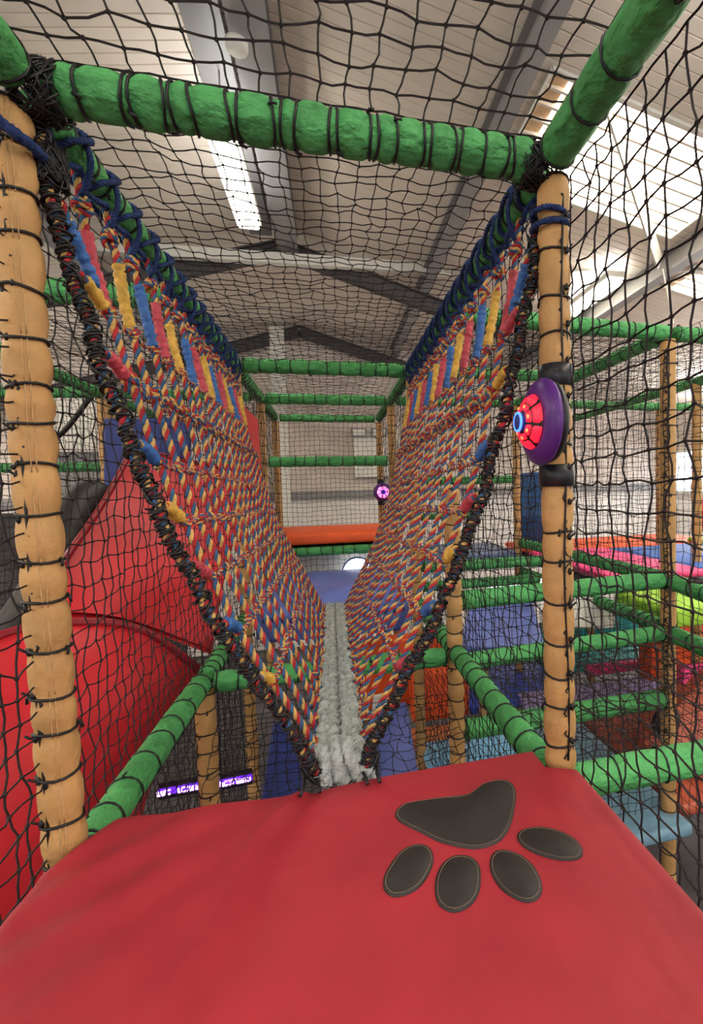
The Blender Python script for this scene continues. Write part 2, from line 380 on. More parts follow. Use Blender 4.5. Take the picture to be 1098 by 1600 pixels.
# tunnel portal and rails, top level
beam((.05, 0, H), (1.15, 0, H), 'thick green padded beam across the top of the tunnel mouth', .050, step=.075, dbl=True)
beam((0, .05, H), (0, 2.23, H), 'green padded top rail carrying the left rope net', .042)
beam((1.2, .05, H), (1.2, 2.23, H), 'green padded top rail carrying the right rope net', .042)
beam((1.2, -.05, H), (1.2, -1.5, H), 'green padded top rail running towards the viewer at upper right', .050, step=.14, amp=.06)
beam((0, -.05, H), (0, -1.5, H), 'green padded top rail running towards the viewer at upper left', .048, step=.12, amp=.08)
beam((.05, 2.28, H), (1.15, 2.28, H), 'green padded crossbeam at the far end of the rope bridge, highest of the row', .052, step=.115)
beam((.05, 3.48, H), (1.15, 3.48, H), 'second green padded crossbeam beyond the rope bridge at top level', .051, step=.115)
beam((.05, 4.68, H), (1.15, 4.68, H), 'rearmost green padded crossbeam at top level above the far net', step=.12)
beam((.05, 3.48, 1.055), (1.15, 3.48, 1.055), 'green padded crossbeam halfway up in front of the end wall', .051, step=.115)
beam((.05, 3.48, .2), (1.15, 3.48, .2), 'green padded crossbeam directly under the orange ledge', step=.115)
for x, s in ((0, 'left'), (1.2, 'right')):
    beam((x, 2.33, H), (x, 3.43, H), 'short green padded top rail on the %s just past the rope bridge' % s)
    beam((x, 3.53, H), (x, 4.63, H), 'rearmost short green padded top rail on the %s' % s)
# deck level
beam((-.01, .07, -.085), (0, 1.1, -.085), 'pale green padded rail sloping away left of the red mat', .046, step=.13, amp=.02)
beam((0, 1.2, -.085), (0, 2.23, -.085), 'green padded deck rail left, hidden behind the rope net', .045)
beam((1.2, .09, -.075), (1.2, 1.1, -.075), 'green padded rail running back from the right corner of the red mat', .046, step=.11, amp=.06)
beam((1.2, 1.2, -.075), (1.2, 2.23, -.075), 'green padded deck rail right, behind the rope net', .045)
beam((.05, 1.15, -.10), (1.15, 1.15, -.10), 'dark green padded crossbeam under the middle of the grey walkway', .05, step=.12)
# posts
post(-.004, 0, -.9, H - .04, 'yellow padded post nearest the viewer at the left of the tunnel mouth', .042, dx=-.024, step=.096, amp=.15)
rp = post(1.213, 0, -.9, H - .04, 'yellow padded post at the right of the tunnel mouth carrying the red spinner', .045, step=.105, amp=.16)
post(0, 1.15, -2.5, -.14, 'yellow padded post under the left rail below the red mat level', .045, amp=.05)
post(1.2, 1.15, -2.5, .78, 'yellow padded post behind the right rope net, rising from the light blue mats', .043)
for x, s in ((0, 'left'), (1.2, 'right')):
    post(x, 2.28, -2.5, H - .04, 'yellow padded post at the far end of the %s rope net' % s, .040)
    post(x, 3.48, -1.0, H - .04, 'yellow padded post on the %s side beside the halfway crossbeam' % s, .040)
post(0, 4.68, -1.0, H - .04, 'rear left yellow padded post in front of the end wall', .042, step=.12)
post(1.2, 4.68, -1.0, H - .04, 'rear right yellow padded post carrying the small distant spinner', .040)
# right wing
XP = 2.53
post(XP, 1.2, -2.5, H - .04, 'tall yellow padded post standing alone in the right play area', .044, step=.13, amp=.07)
beam((1.25, 1.2, H + .03), (XP, 1.2, H), 'green padded top beam from behind the spinner post to the lone right post', step=.12, amp=.07)
beam((XP + .05, 1.2, H), (4.6, 1.2, H), 'green padded top beam leaving the lone right post to the right edge', step=.12, amp=.07)
beam((XP, 1.25, H), (XP, 3.43, H), 'green padded top rail running back from the lone right post', step=.13, amp=.07)
beam((1.25, 1.2, .175), (XP - .04, 1.2, .2), 'stout green padded beam left of the lone post, upper of the deck pair', .052, step=.14, amp=.05)
beam((1.25, 1.2, -.16), (XP - .04, 1.2, -.12), 'green padded beam left of the lone post, lower of the deck pair', .046, step=.14, amp=.05)
beam((XP, 1.15, .19), (XP, -.6, .08), 'green padded rail from the lone post towards the right edge, upper one', .050, step=.13, amp=.05)
beam((XP, 1.15, -.12), (XP, -.6, -.16), 'green padded rail from the lone post towards the right edge, lower one', .048, step=.13, amp=.05)
beam((1.25, 1.2, -.53), (XP - .04, 1.2, -.52), 'dark green padded beam above the light blue and brown mats', .055, step=.16, amp=.05)
beam((1.26, .04, -.115), (2.5, .04, -.11), 'bright green padded beam below right of the red mat corner', .050, step=.15, amp=.04)
beam((XP, 1.25, .2), (XP, 3.43, .18), 'green padded rail running back beside the pink mat', .046)
beam((XP, 1.25, -.1), (XP, 3.43, -.12), 'shadowed green padded rail under the pink mat', .046)
beam((1.25, 2.3, .18), (XP - .05, 2.3, .17), 'green padded beam in front of the blue tunnel tube', .045)
beam((1.25, 2.3, .03), (2.2, 2.3, .03), 'green padded beam just under the beam before the blue tube', .04)
beam((1.25, 2.28, H), (XP - .05, 2.28, H), 'second green padded top beam in the right play area', step=.12)
beam((1.25, 3.48, H), (3.65, 3.48, H), 'third green padded top beam in the right play area', step=.12)
beam((3.7, 3.48, H), (6.4, 3.48, H), 'green padded top beam at the far right rear', step=.14)
beam((3.7, 1.6, H), (3.7, 5.6, H), 'green padded top rail receding at the right edge', step=.14)
beam((1.25, 3.48, .85), (2.45, 3.48, .85), 'green padded beam halfway up behind the right rope net', .042)
beam((1.25, 4.68, .42), (2.45, 4.68, .42), 'low green padded beam near the end wall right of the tunnel', .04)
post(2.5, 3.48, -2.5, H, 'slim yellow padded post left of the blue tunnel tube', .040)
post(3.7, 2.3, -1.2, H, 'yellow padded post near the red ball at the right edge', .042)
post(4.25, 3.5, -1.2, H, 'slim yellow padded post behind the blue deck mat at right', .040)
post(5.2, 3.5, -1.2, H, 'far right yellow padded post by the end wall', .042)
post(3.6, 3.9, -2.5, .0, 'short dark yellow post standing by the teal mat', .042)
post(1.75, 2.4, -2.5, -.5, 'yellow padded post between the orange blocks', .04)
# left wing
beam((-.06, 1.15, H), (-1.6, 1.15, H), 'thick green padded beam joining the left rail from the left edge', .052, step=.2, amp=.04)
beam((-1.25, 1.25, H), (-1.25, 3.35, H), 'green padded rail sloping down behind the near left post', step=.12)
beam((-1.2, 3.4, H), (-.06, 3.4, H), 'green padded beam at top level behind the left rope net', step=.12)
beam((-1.25, 3.45, H), (-1.25, 5.6, H), 'green padded rail receding at the far left', step=.12)
beam((-2.6, 3.4, H), (-1.3, 3.4, H), 'green padded beam at far left behind the near post', step=.12)
beam((-2.9, 3.9, 1.05), (-.06, 3.9, 1.05), 'dim green padded beam above the blue panel', .045)
post(-1.22, 3.4, -2.5, H - .04, 'orange-yellow padded post beside the dark blue panel at left', .062, step=.2)
# seams on the near left post
mb = MB()
for k in range(27):
    z0 = H - .05 - k * .096 
    if z0 < -1: break
    zz = np.linspace(z0, z0 - .09, 6); bulge = np.sin(np.linspace(0, PI, 6)) * .004
    for dx in (-.004, .004):
        mb.add(*tube_vf(np.stack([.012 - .024 * (zz + .9) / 2.5 + dx + bulge * .3, -.0350 - bulge + dx * .5, zz], 1), .0013, 4))
tgt = [o for o in COL.objects if o.name == 'padded_post'][0]
o = mb.obj('seam_stitching', m_seam, tgt); o.location = (-tgt.location.x, -tgt.location.y, -tgt.location.z)

# ------------------------------------------------------------------ nets
def net(P00, P10, P11, P01, cell, label, r=.0020, seg=2, knots=True, jit=.005, name='safety_net', hole=None):
    P00, P10, P11, P01 = [np.array(p, float) for p in (P00, P10, P11, P01)]
    nu = max(1, int(round(np.linalg.norm(P10 - P00) / cell))); nv = max(1, int(round(np.linalg.norm(P01 - P00) / cell)))
    u = np.linspace(0, 1, nu + 1)[:, None, None]; v = np.linspace(0, 1, nv + 1)[None, :, None]
    g = P00 * (1 - u) * (1 - v) + P10 * u * (1 - v) + P11 * u * v + P01 * (1 - u) * v
    nrm = np.cross(P10 - P00, P01 - P00); nrm /= np.linalg.norm(nrm)
    j = rng.normal(0, jit, g.shape); big = (np.sin(u * 9 + v * 5) + np.sin(v * 11 - u * 4)) * .006
    j[:, :, :] += big * nrm + big[..., ::1] * .8 * (P01 - P00) / np.linalg.norm(P01 - P00)
    edge = np.ones((nu + 1, nv + 1, 1)); edge[0] = edge[-1] = 0; edge[:, 0] = edge[:, -1] = 0
    g = g + j * (edge * .85 + .15)
    def strands(A, B):
        n = len(A); k = seg + 1; t = np.linspace(0, 1, k)[None, :, None]
        P = A[:, None] * (1 - t) + B[:, None] * t
        if seg > 1:
            P[:, 1:-1] += rng.normal(0, jit * .45, (n, 1, 3)) + np.array([0, 0, -.0015])
        T = B - A; T /= np.linalg.norm(T, axis=1)[:, None] + 1e-9
        s = np.cross(T, nrm); s /= np.linalg.norm(s, axis=1)[:, None] + 1e-9
        w = np.cross(s, T)
        a = np.arange(3) * 2 * PI / 3 + .5
        ring = (np.cos(a)[None, :, None] * s[:, None] + np.sin(a)[None, :, None] * w[:, None]) * r
        V = (P[:, :, None] + ring[:, None]).reshape(-1, 3)
        base = (np.arange(n) * k * 3)[:, None, None] + (np.arange(seg) * 3)[None, :, None]; q = np.arange(3)[None, None]; q2 = (q + 1) % 3
        F = np.stack([base + q, base + q2, base + 3 + q2, base + 3 + q], -1).reshape(-1, 4)
        return V, F
    mb = MB()
    A, B = g[:-1, :].reshape(-1, 3), g[1:, :].reshape(-1, 3)
    mb.add(*strands(A, B))
    A, B = g[:, :-1].reshape(-1, 3), g[:, 1:].reshape(-1, 3)
    mb.add(*strands(A, B))
    if knots:
        K = g[1:-1, 1:-1].reshape(-1, 3); n = len(K); kr = r * 2.1
        base = np.array([[1, 0, 0], [0, 1, 0], [-1, 0, 0], [0, -1, 0]]) * kr
        V = []; top = K + (0, 0, 0) + nrm * kr; bot = K - nrm * kr
        U = (P10 - P00) / np.linalg.norm(P10 - P00); Wv = np.cross(nrm, U)
        ring = np.stack([U, Wv, -U, -Wv]) * kr
        ring2 = ring * .55
        V = np.concatenate([(K[:, None] + ring2 + nrm * kr * .8), (K[:, None] + ring * 1.15), (K[:, None] + ring2 - nrm * kr * .8)], 1).reshape(-1, 3)
        b = (np.arange(n) * 12)[:, None, None]; q = np.arange(4)[None, None]; q2 = (q + 1) % 4; l = np.array([0, 4])[None, :, None]
        F = np.concatenate([np.stack([b + l + q, b + l + q2, b + l + 4 + q2, b + l + 4 + q], -1).reshape(-1, 4),
                            np.stack([b + 0, b + 1, b + 2, b + 3], -1).reshape(-1, 4), np.stack([b + 11, b + 10, b + 9, b + 8], -1).reshape(-1, 4)])
        mb.add(V, F)
    return tag(mb.obj(name, m_net, smooth=False), label, 'net')
C = .052
net((.03, .03, H + .03), (1.17, .03, H + .03), (1.17, 2.25, H + .02), (.03, 2.25, H + .02), C, 'black knotted ceiling net above the rope bridge')
net((.03, -1.5, H + .04), (1.17, -1.5, H + .04), (1.17, -.03, H + .04), (.03, -.03, H + .04), .062, 'black knotted ceiling net above the red mat, nearest the viewer', r=.0026)
net((.05, 2.32, H + .02), (1.15, 2.32, H + .02), (1.15, 4.64, H + .01), (.05, 4.64, H + .01), .055, 'black ceiling net past the rope bridge', seg=1, knots=False)
net((-.03, .03, -1.2), (-.03, 2.25, -1.2), (-.03, 2.25, H), (-.03, .03, H), .055, 'black wall net between the left rope net and the red slide')
net((1.235, .03, -1.2), (1.235, 2.25, -1.2), (1.235, 2.25, H), (1.235, .03, H), .055, 'black wall net behind the right rope net')
net((-.03, -.9, -.9), (-.03, -.03, -.9), (-.03, -.03, H), (-.03, -.9, H), .055, 'black wall net at the left edge nearest the viewer', r=.0024)
net((1.27, -.9, -.9), (1.27, -.04, -.9), (1.24, -.04, H - .05), (1.24, -.9, H - .05), .062, 'black wall net with large meshes at the right edge nearest the viewer', r=.0026)
net((0.02, 2.33, -.4), (.02, 4.6, -.4), (.02, 4.6, H), (.02, 2.33, H), .055, 'black wall net on the left past the rope bridge', seg=1, knots=False)
net((1.18, 2.33, -.4), (1.18, 4.6, -.4), (1.18, 4.6, H), (1.18, 2.33, H), .055, 'black wall net on the right past the rope bridge', seg=1, knots=False)
net((.04, 4.66, -.4), (1.16, 4.66, -.4), (1.16, 4.66, H), (.04, 4.66, H), .055, 'black end net in front of the pale end wall', seg=1, knots=False, r=.0024)
net((.04, 3.50, -.3), (1.16, 3.50, -.3), (1.16, 3.50, .16), (.04, 3.50, .16), .05, 'narrow black net strip between the orange ledge and blue roll', seg=1, knots=False)
net((1.28, 1.22, -1.25), (2.48, 1.22, -1.25), (2.48, 1.22, H), (1.28, 1.22, H), .055, 'black net between the spinner post and the lone right post', seg=1, knots=False)
net((2.57, -.5, -1.2), (2.57, 3.4, -1.2), (2.57, 3.4, H), (2.57, -.5, H), .06, 'black net running back from the lone right post', seg=1, knots=False)
net((1.3, 3.5, -1.2), (5.9, 3.5, -1.2), (5.9, 3.5, H), (1.3, 3.5, H), .07, 'distant black net across the rear of the right play area', seg=1, knots=False)
net((2.6, 1.22, H), (3.7, 1.22, H), (3.7, 3.45, H), (2.6, 3.45, H), .06, 'black ceiling net over the right play deck', seg=1, knots=False)
net((1.3, 1.25, H), (2.48, 1.25, H), (2.48, 3.45, H), (1.3, 3.45, H), .06, 'black ceiling net between the tunnel and the lone right post', seg=1, knots=False)
net((1.3, .1, -.16), (2.48, .1, -.16), (2.48, 1.15, -.16), (1.3, 1.15, -.16), .055, 'slack black net stretched flat right of the red mat', seg=1, knots=False, jit=.01)
net((.06, .12, -.75), (1.14, .12, -.45), (1.14, 1.1, -.28), (.06, 1.1, -.28), .055, 'slack black net slung under the rope bridge', jit=.010)
net((-1.2, 1.2, -1.2), (-1.2, 5, -1.2), (-1.2, 5, H), (-1.2, 1.2, H), .06, 'dense black net left of the red slide', seg=1, knots=False)
net((-2.6, 3.42, -1), (-.05, 3.42, -1), (-.05, 3.42, H), (-2.6, 3.42, H), .06, 'black net across the rear of the left play area', seg=1, knots=False)
net((-1.2, 1.2, H), (-.06, 1.2, H), (-.06, 5, H), (-1.2, 5, H), .06, 'black ceiling net over the red slide', seg=1, knots=False)
net((.05, 1.17, -2.3), (.60, 1.17, -2.3), (.60, 1.17, -.14), (.05, 1.17, -.14), .05, 'dark net hanging below the crossbeam behind the left post', seg=1)
net((-1.2, 2.28, -2.3), (-.05, 2.28, -2.3), (-.05, 2.28, -.14), (-1.2, 2.28, -.14), .04, 'dense dark net behind the violet light strips', seg=1, knots=False)

# lacing cords along the near posts
def lacing(x, y, rad, side, target_label, z0, z1, seed):
    r = random.Random(seed); mb = MB(); z = z1; k = 0
    pts = []
    while z > z0:
        a = (k % 2) * .9 + r.uniform(-.15, .15); ang = side + (a - .45) * .9
        pts.append((x + math.cos(ang) * (rad + .004), y + math.sin(ang) * (rad + .004), z)); z -= r.uniform(.02, .04); k += 1
    mb.add(*tube_vf(spline(pts, 3), .0028, 4))
    for q in range(2):
        ang = side + (q - .5) * .5; zz = np.arange(z1, z0, -.03)
        P = np.stack([x + np.cos(ang + .12 * np.sin(zz * 9 + q)) * (rad + .004), y + np.sin(ang + .12 * np.sin(zz * 9 + q)) * (rad + .004), zz], 1)
        mb.add(*tube_vf(P, .0032, 4))
    zz = z1 - .05
    while zz > z0:
        c = np.array((x + math.cos(side) * (rad + .008), y + math.sin(side) * (rad + .008), zz))
        mb.add(*tube_vf(c + np.array([(0, 0, -.008), (r.uniform(-.003, .003), -.002, 0), (0, 0, .008)]), [.005, .007, .004], 5))
        d = np.array([math.cos(side), math.sin(side), .3]); mb.add(*tube_vf([c, c + d * .008, c + d * .018 + (0, 0, .006)], .0026, 4)); zz -= .095
    return tag(mb.obj('lacing_cord', m_tie), target_label, 'cord')
lacing(0, 0, .040, -PI * .80, 'black cord lacing the side net to the near left post', .0, H - .1, 1)
lacing(1.2, 0, .043, -PI * .32, 'black cord lacing the side net to the spinner post', .0, H - .1, 2)
lacing(XP, 1.2, .045, PI * 1.22, 'black cord lacing the net to the lone right post', -.9, H - .1, 3)

# ------------------------------------------------------------------ rope nets
PROF = [(.0, 1.60), (.02, 1.48), (.042, 1.34), (.072, 1.20), (.105, 1.06), (.165, .84), (.24, .62), (.325, .42), (.41, .25), (.485, .11), (.535, .0)]
PROF = spline([(x, 0, z) for x, z in PROF], 6)
def prof(t, Y, zmin=None):
    """t: nominal height 0..1.6 -> point of the sheet (distance from the rail, z)"""
    z = PROF[::-1, 2]; x = PROF[::-1, 0]
    xx = np.interp(t, z, x); zb = .03 - .10 * Y / 2.28
    return xx, zb + t * (1.6 - zb) / 1.6
RY = [.185 + .156 * j for j in range(14)]
ROWS = [1.235, 1.06, .845, .69, .535, .38, .225]
def knot_mesh(seed, big=1.0):
    r = random.Random(seed); mb = MB(); n = 22; R = .015 * big
    a = np.linspace(0, 2 * PI * 1.9, n)
    P = np.stack([np.cos(a) * R * (1 + .15 * np.sin(a * 1.7 + seed)), np.sin(a) * R, (a / a[-1] - .5) * .034 * big + .006 * np.sin(a * 2)], 1)
    twist(mb, P, .0085 * big, .04, .007, 5, r.uniform(0, 6))
    b = np.linspace(-.3, 1.1, 12) * PI
    P2 = np.stack([np.cos(b) * R * .9, np.sin(b) * R * .6 + .004, np.sin(b * 1.3) * .018 * big], 1); P2 = P2[:, [0, 2, 1]]
    twist(mb, P2, .0085 * big, .04, .007, 5, r.uniform(0, 6))
    return mb.mesh('knot', [m_rr, m_ry, m_rb])
KN = [knot_mesh(i, .74) for i in range(4)]; KNB = [knot_mesh(i + 10, 1.0) for i in range(4)]
def sleeve(P, r0, m, parent, seed):
    r = np.random.default_rng(seed); P, s = resample(P, .006); n = len(P); sides = 10
    rr = r0 * (1 + .10 * r.normal(0, 1, (n, 1)) + .06 * r.normal(0, 1, (n, sides)) + .08 * np.sin(s * 260)[:, None])
    mb = MB(); mb.add(*tube_vf(P, r0, sides, True, np.abs(rr))); return mb.obj('sleeve', m, parent)
def rope_sheet(side, label, cols_edge):
    sx = (lambda d: d) if side < 0 else (lambda d: 1.2 - d)
    t = thing('rope_net', label, 'rope net', (0, 0, 0))
    RM3 = [m_rr, m_ry, m_rb]; SM = [m_sr, m_sy, m_sb]
    def pt(tt, Y, off=0): x, z = prof(tt, Y); return np.array((sx(x), Y + off, z))
    for j, Y in enumerate(RY):
        mb = MB(); ts = np.linspace(1.60, -.01, 46); w = random.uniform(0, 6)
        lean = .02
        P = np.array([pt(q, Y, .008 * math.sin(q * 7 + w) + lean * (q - .8)) for q in ts])
        P[:, 0] += .004 * np.sin(ts * 11 + w)
        twist(mb, P, .0102, .052, .0085, 5, random.uniform(0, 6))
        rp_ = mb.obj('rope', RM3, t)
        z0 = 1.43 + random.uniform(-.015, .015); Q = np.array([pt(q, Y, .008 * math.sin(q * 7 + w) + lean * (q - .8)) for q in np.linspace(z0, z0 - .19, 8)]); Q[:, 0] += .004 * np.sin(np.linspace(z0, z0 - .19, 8) * 11 + w)
        sleeve(Q, .0155, SM[j % 3], t, j)
        c = pt(1.50, Y, .012); kb = link('knot', KNB[j % 4], t, c, (random.uniform(-.5, .5), .2, random.uniform(0, 6)))
        for k, q in enumerate(ROWS):
            c = pt(q, Y, .008 * math.sin(q * 7 + w) + lean * (q - .8))
            bigk = k == 1
            link('knot', (KNB if bigk else KN)[(j + k) % 4], t, c, (random.uniform(-.4, .4), random.uniform(-.3, .3), random.uniform(0, 6)))
            if not bigk and j > 4: COL.objects[-1].scale = (.72, .72, .72)
            if bigk: link('knot', KNB[(j + k + 2) % 4], t, c + np.array((0, .075, -.012)), (1.4, random.uniform(-.3, .3), random.uniform(0, 6)))
        link('knot', KNB[j % 4], t, pt(.02, Y) + np.array((-.005 if side < 0 else .005, 0, 0)), (random.uniform(-.5, .5), .9, random.uniform(0, 6)))
    for k, q in enumerate(ROWS):
        pts = [pt(q + .02, .165)]
        for j, Y in enumerate(RY):
            pts.append(pt(q + random.uniform(-.006, .006), Y))
            if j < len(RY) - 1: pts.append(pt(q - .008 - (.02 if k == 0 else 0) * random.random(), (Y + RY[j + 1]) / 2))
        mb = MB(); P = spline(pts, 4); twist(mb, P, .0062 if k != 1 else .009, .045, .008, 5, random.uniform(0, 6)); 
        if k == 1: twist(mb, P + np.array((0, .0, -.022)), .008, .045, .008, 5, 1.)
        mb.obj('cross_rope', RM3, t)
    # end sleeves tying the cross ropes to the edge rope
    for k, (q, ci) in enumerate(zip([1.46] + ROWS, cols_edge)):
        if k == 0: P = [pt(1.44, .065), pt(1.36, .11), pt(1.26, RY[0] - .02)]
        else: P = [pt(q + .045, .065), pt(q + .03, .12), pt(q, RY[0] - .01)]
        P = spline(np.array(P), 6); mb = MB(); twist(mb, P, .0115, .05, .008, 5, k); mb.obj('end_rope', RM3, t)
        n = len(P); sleeve(P[int(n * .3):int(n * .85)], .0155, SM[ci], t, 50 + k)
    # edge rope wrapped in black cord
    P = np.array([pt(q, .030 + .045 * max(0, 1 - q / .5)) for q in np.linspace(1.60, -.01, 40)]); P[:, 1] += .007 * np.sin(np.arange(40) * .8); P[:, 0] += .005 * np.sin(np.arange(40) * 1.3)
    mb = MB(); twist(mb, P, .0115, .06, .008, 5, 0); mb.obj('edge_rope', RM3, t)
    mb = MB(); C2, s = resample(P, .0022); T, U, B = frames(C2)
    for ph, pit, rad in ((0, .017, .0125), (2.2, .023, .0135), (4, -.031, .0150), (1, .043, .0165), (5, -.060, .017)):
        a = ph + 2 * PI * s / pit + 1.6 * np.sin(s * 23 + ph) + 1.0 * np.sin(s * 61 + ph * 2)
        rr = rad + .004 * np.sin(s * 90 + ph) * np.sin(s * 31)
        mb.add(*tube_vf(C2 + rr[:, None] * (np.cos(a)[:, None] * U + np.sin(a)[:, None] * B), .0032, 4))
    for _ in range(120):
        i = random.randrange(0, len(s) - 30); c = C2[i]; v = np.array((random.uniform(-1, 1), random.uniform(-1, .3), random.uniform(-.6, .8))); v /= np.linalg.norm(v)
        mb.add(*tube_vf([c + v * .012, c + v * .02, c + v * .026 + (0, 0, .004)], .0028, 4))
    mb.obj('cord_wrapping', m_tie, t)
    # navy rope lashing the sheet to the rail
    mb = MB(); L = 2.2; s = np.linspace(.04, 2.2, 420); a = 2 * PI * s / .158 * 1.0; x0 = 0 if side < 0 else 1.2
    rad = .051 + .004 * np.sin(s * 40)
    P = np.stack([x0 + rad * np.cos(a), s + .03 * np.sin(a * 2), H + rad * np.sin(a)], 1)
    twist(mb, P, .0085, .03, .008, 5, 0, mis=(0, 0, 0))
    s = np.linspace(.02, 2.22, 130); inn = .012 if side < 0 else -.012
    P = np.stack([x0 + inn + .012 * np.sin(s * 45), s, H - .062 + .010 * np.sin(s * 39.7)], 1)
    twist(mb, P, .0095, .035, .009, 5, 0, mis=(0, 0, 0))
    for Y in RY:
        P = spline([(x0 + inn * 3.4, Y - .03, H + .02), (x0 + inn * 4.2, Y - .01, H - .04), (x0 + inn * 1.5, Y + .01, 1.53), (x0 + inn, Y + .03, H - .05)], 6); twist(mb, P, .0085, .03, .008, 5, 0, mis=(0, 0, 0))
    mb.obj('lashing_rope', m_navy, t)
    return t
rope_sheet(-1, 'left sheet of knotted red, yellow and blue rope slung from the left top rail', [2, 1, 0, 2, 1, 0, 2, 1])
rope_sheet(1, 'right sheet of knotted red, yellow and blue rope slung from the right top rail', [2, 0, 1, 2, 0, 1, 2, 0])
# navy ropes tying the bridge corners round the posts
for x, y, rad, lab, ex in ((1.2, 0, .047, 'navy rope wound round the top of the spinner post', (1.17, .06, H - .07)), ):
    a = np.linspace(0, 4.2 * PI, 90); P = np.stack([x + rad * np.cos(a), y + rad * np.sin(a), 1.50 + .012 * np.sin(a * .5) - a * .0022 + .0], 1)
    mb = MB(); twist(mb, np.vstack([P, [ex]]), .0085, .03, .008, 5, 0, mis=(0, 0, 0)); tag(mb.obj('tie_rope', m_navy), lab, 'rope')
mb = MB(); P = spline([at(-40, 160, Y=-.06), at(20, 205, Y=-.06), at(50, 228, Y=-.03), at(72, 250, Y=0.02), (.02, .06, H - .09)], 8); twist(mb, P, .012, .035, .008, 6, 0, mis=(0, 0, 0))
tag(mb.obj('tie_rope', m_navy), 'thick navy rope crossing the top of the near left post', 'rope')
# dark corner bindings
def binding(c, label, n=70, R=.06, axis=0):
    mb = MB()
    for i in range(n):
        a0 = random.uniform(0, 2 * PI); pts = []
        for k in range(5):
            a = a0 + k * .7; rr = R * random.uniform(.8, 1.08); h = random.uniform(-.05, .05)
            pts.append(np.array(c) + ((rr * math.cos(a), rr * math.sin(a), h) if axis == 2 else (h, rr * math.cos(a), rr * math.sin(a))))
        mb.add(*tube_vf(spline(pts, 2), .0026, 4))
    return tag(mb.obj('cord_binding', m_tie), label, 'cord')
binding((.035, 0, H - .01), 'tangle of black cord binding the upper left corner of the tunnel mouth', 60, .056)
binding((1.165, 0, H - .01), 'tangle of black cord binding the upper right corner of the tunnel mouth', 60, .056)
binding((.02, .04, H - .14), 'black cord bunched below the upper left corner', 60, .035, 2)

# ------------------------------------------------------------------ grey walkway
wk = thing('rope_walkway', 'fluffy grey braided rope walkway lying between the two rope nets', 'walkway', (0, 0, 0))
def zwalk(y): return .045 - .10 * y / 2.28 - .02 * math.sin(PI * y / 2.28)
def fat(P, r, m, parent, name, seed, sides=9):
    rg = np.random.default_rng(seed); P, s = resample(P, .012); mb = MB(); T, U, B = frames(P)
    for k in range(3):
        a = 2 * PI * (s / .075 + k / 3); Q = P + r * .42 * (np.cos(a)[:, None] * U + np.sin(a)[:, None] * B)
        rr = r * .62 * (1 + rg.normal(0, .07, (len(P), sides)))
        mb.add(*tube_vf(Q, r * .6, sides, True, rr))
    return mb.obj(name, m, parent)
fib = []
for c, x0 in enumerate((.571, .629)):
    for k in range(3):
        y = np.arange(.10, 2.27, .012); a = 2 * PI * y / .20 + 2 * PI * k / 3 + c * .6
        P = np.stack([x0 + .020 * np.sin(a) + (.004 if c else -.004), y, np.array([zwalk(q) for q in y]) + .018 * np.sin(2 * a)], 1)
        fat(P, .0185, m_grey_rope, wk, 'braid_strand', c * 3 + k)
        fib.append(P)
for i, (dx, dz) in enumerate(((-.042, -.002), (-.016, .008), (.020, .008), (.044, -.004), (.0, -.035))):
    x = .6 + dx
    P = spline([(.6 + dx * .4, .18, .035), (x - dx * .1, .125, .058 + dz), (x + .004, .092, .040 + dz), (x + dx * .3 + .012, .080, .0 + dz), (x + dx * .3 + .022, .092, -.045), (x + dx * .2, .13, -.06)], 8)
    fat(P, .020, m_grey_rope, wk, 'end_loop', 20 + i); fib.append(P)
mb = MB(); A = np.concatenate(fib); n = 9000; idx = rng.integers(0, len(A), n); d = rng.normal(0, 1, (n, 3)); d[:, 2] = np.abs(d[:, 2]) * .8; d /= np.linalg.norm(d, axis=1)[:, None]
b = A[idx] + d * .016 + rng.normal(0, .004, (n, 3)); tp = b + d * rng.uniform(.006, .014, (n, 1)) + rng.normal(0, .004, (n, 3)); w = np.cross(d, rng.normal(0, 1, (n, 3))); w /= np.linalg.norm(w, axis=1)[:, None]; w *= .0012
V = np.stack([b - w, b + w, tp + w * .3, tp - w * .3], 1).reshape(-1, 3); mb.add(V, np.arange(4 * n).reshape(-1, 4)); o = mb.obj('fluff', m_grey_rope, wk); o['kind'] = 'stuff'
# black supporting net strip under walkway
mb = MB()
for x in (.50, .54, .66, .70):
    y = np.linspace(.0, 2.28, 60); mb.add(*tube_vf(np.stack([x + .006 * np.sin(y * 30 + x * 50), y, [zwalk(q) - .035 for q in y]], 1), .005, 5))
mb.add(*tube_vf(spline([(.50, .09, .035), (.53, .078, -.005), (.6, .072, -.03), (.67, .078, -.01), (.70, .09, .03)], 8), .009, 6))
tag(mb.obj('support_cord', m_tie), 'black support cords running under the grey walkway', 'cord')

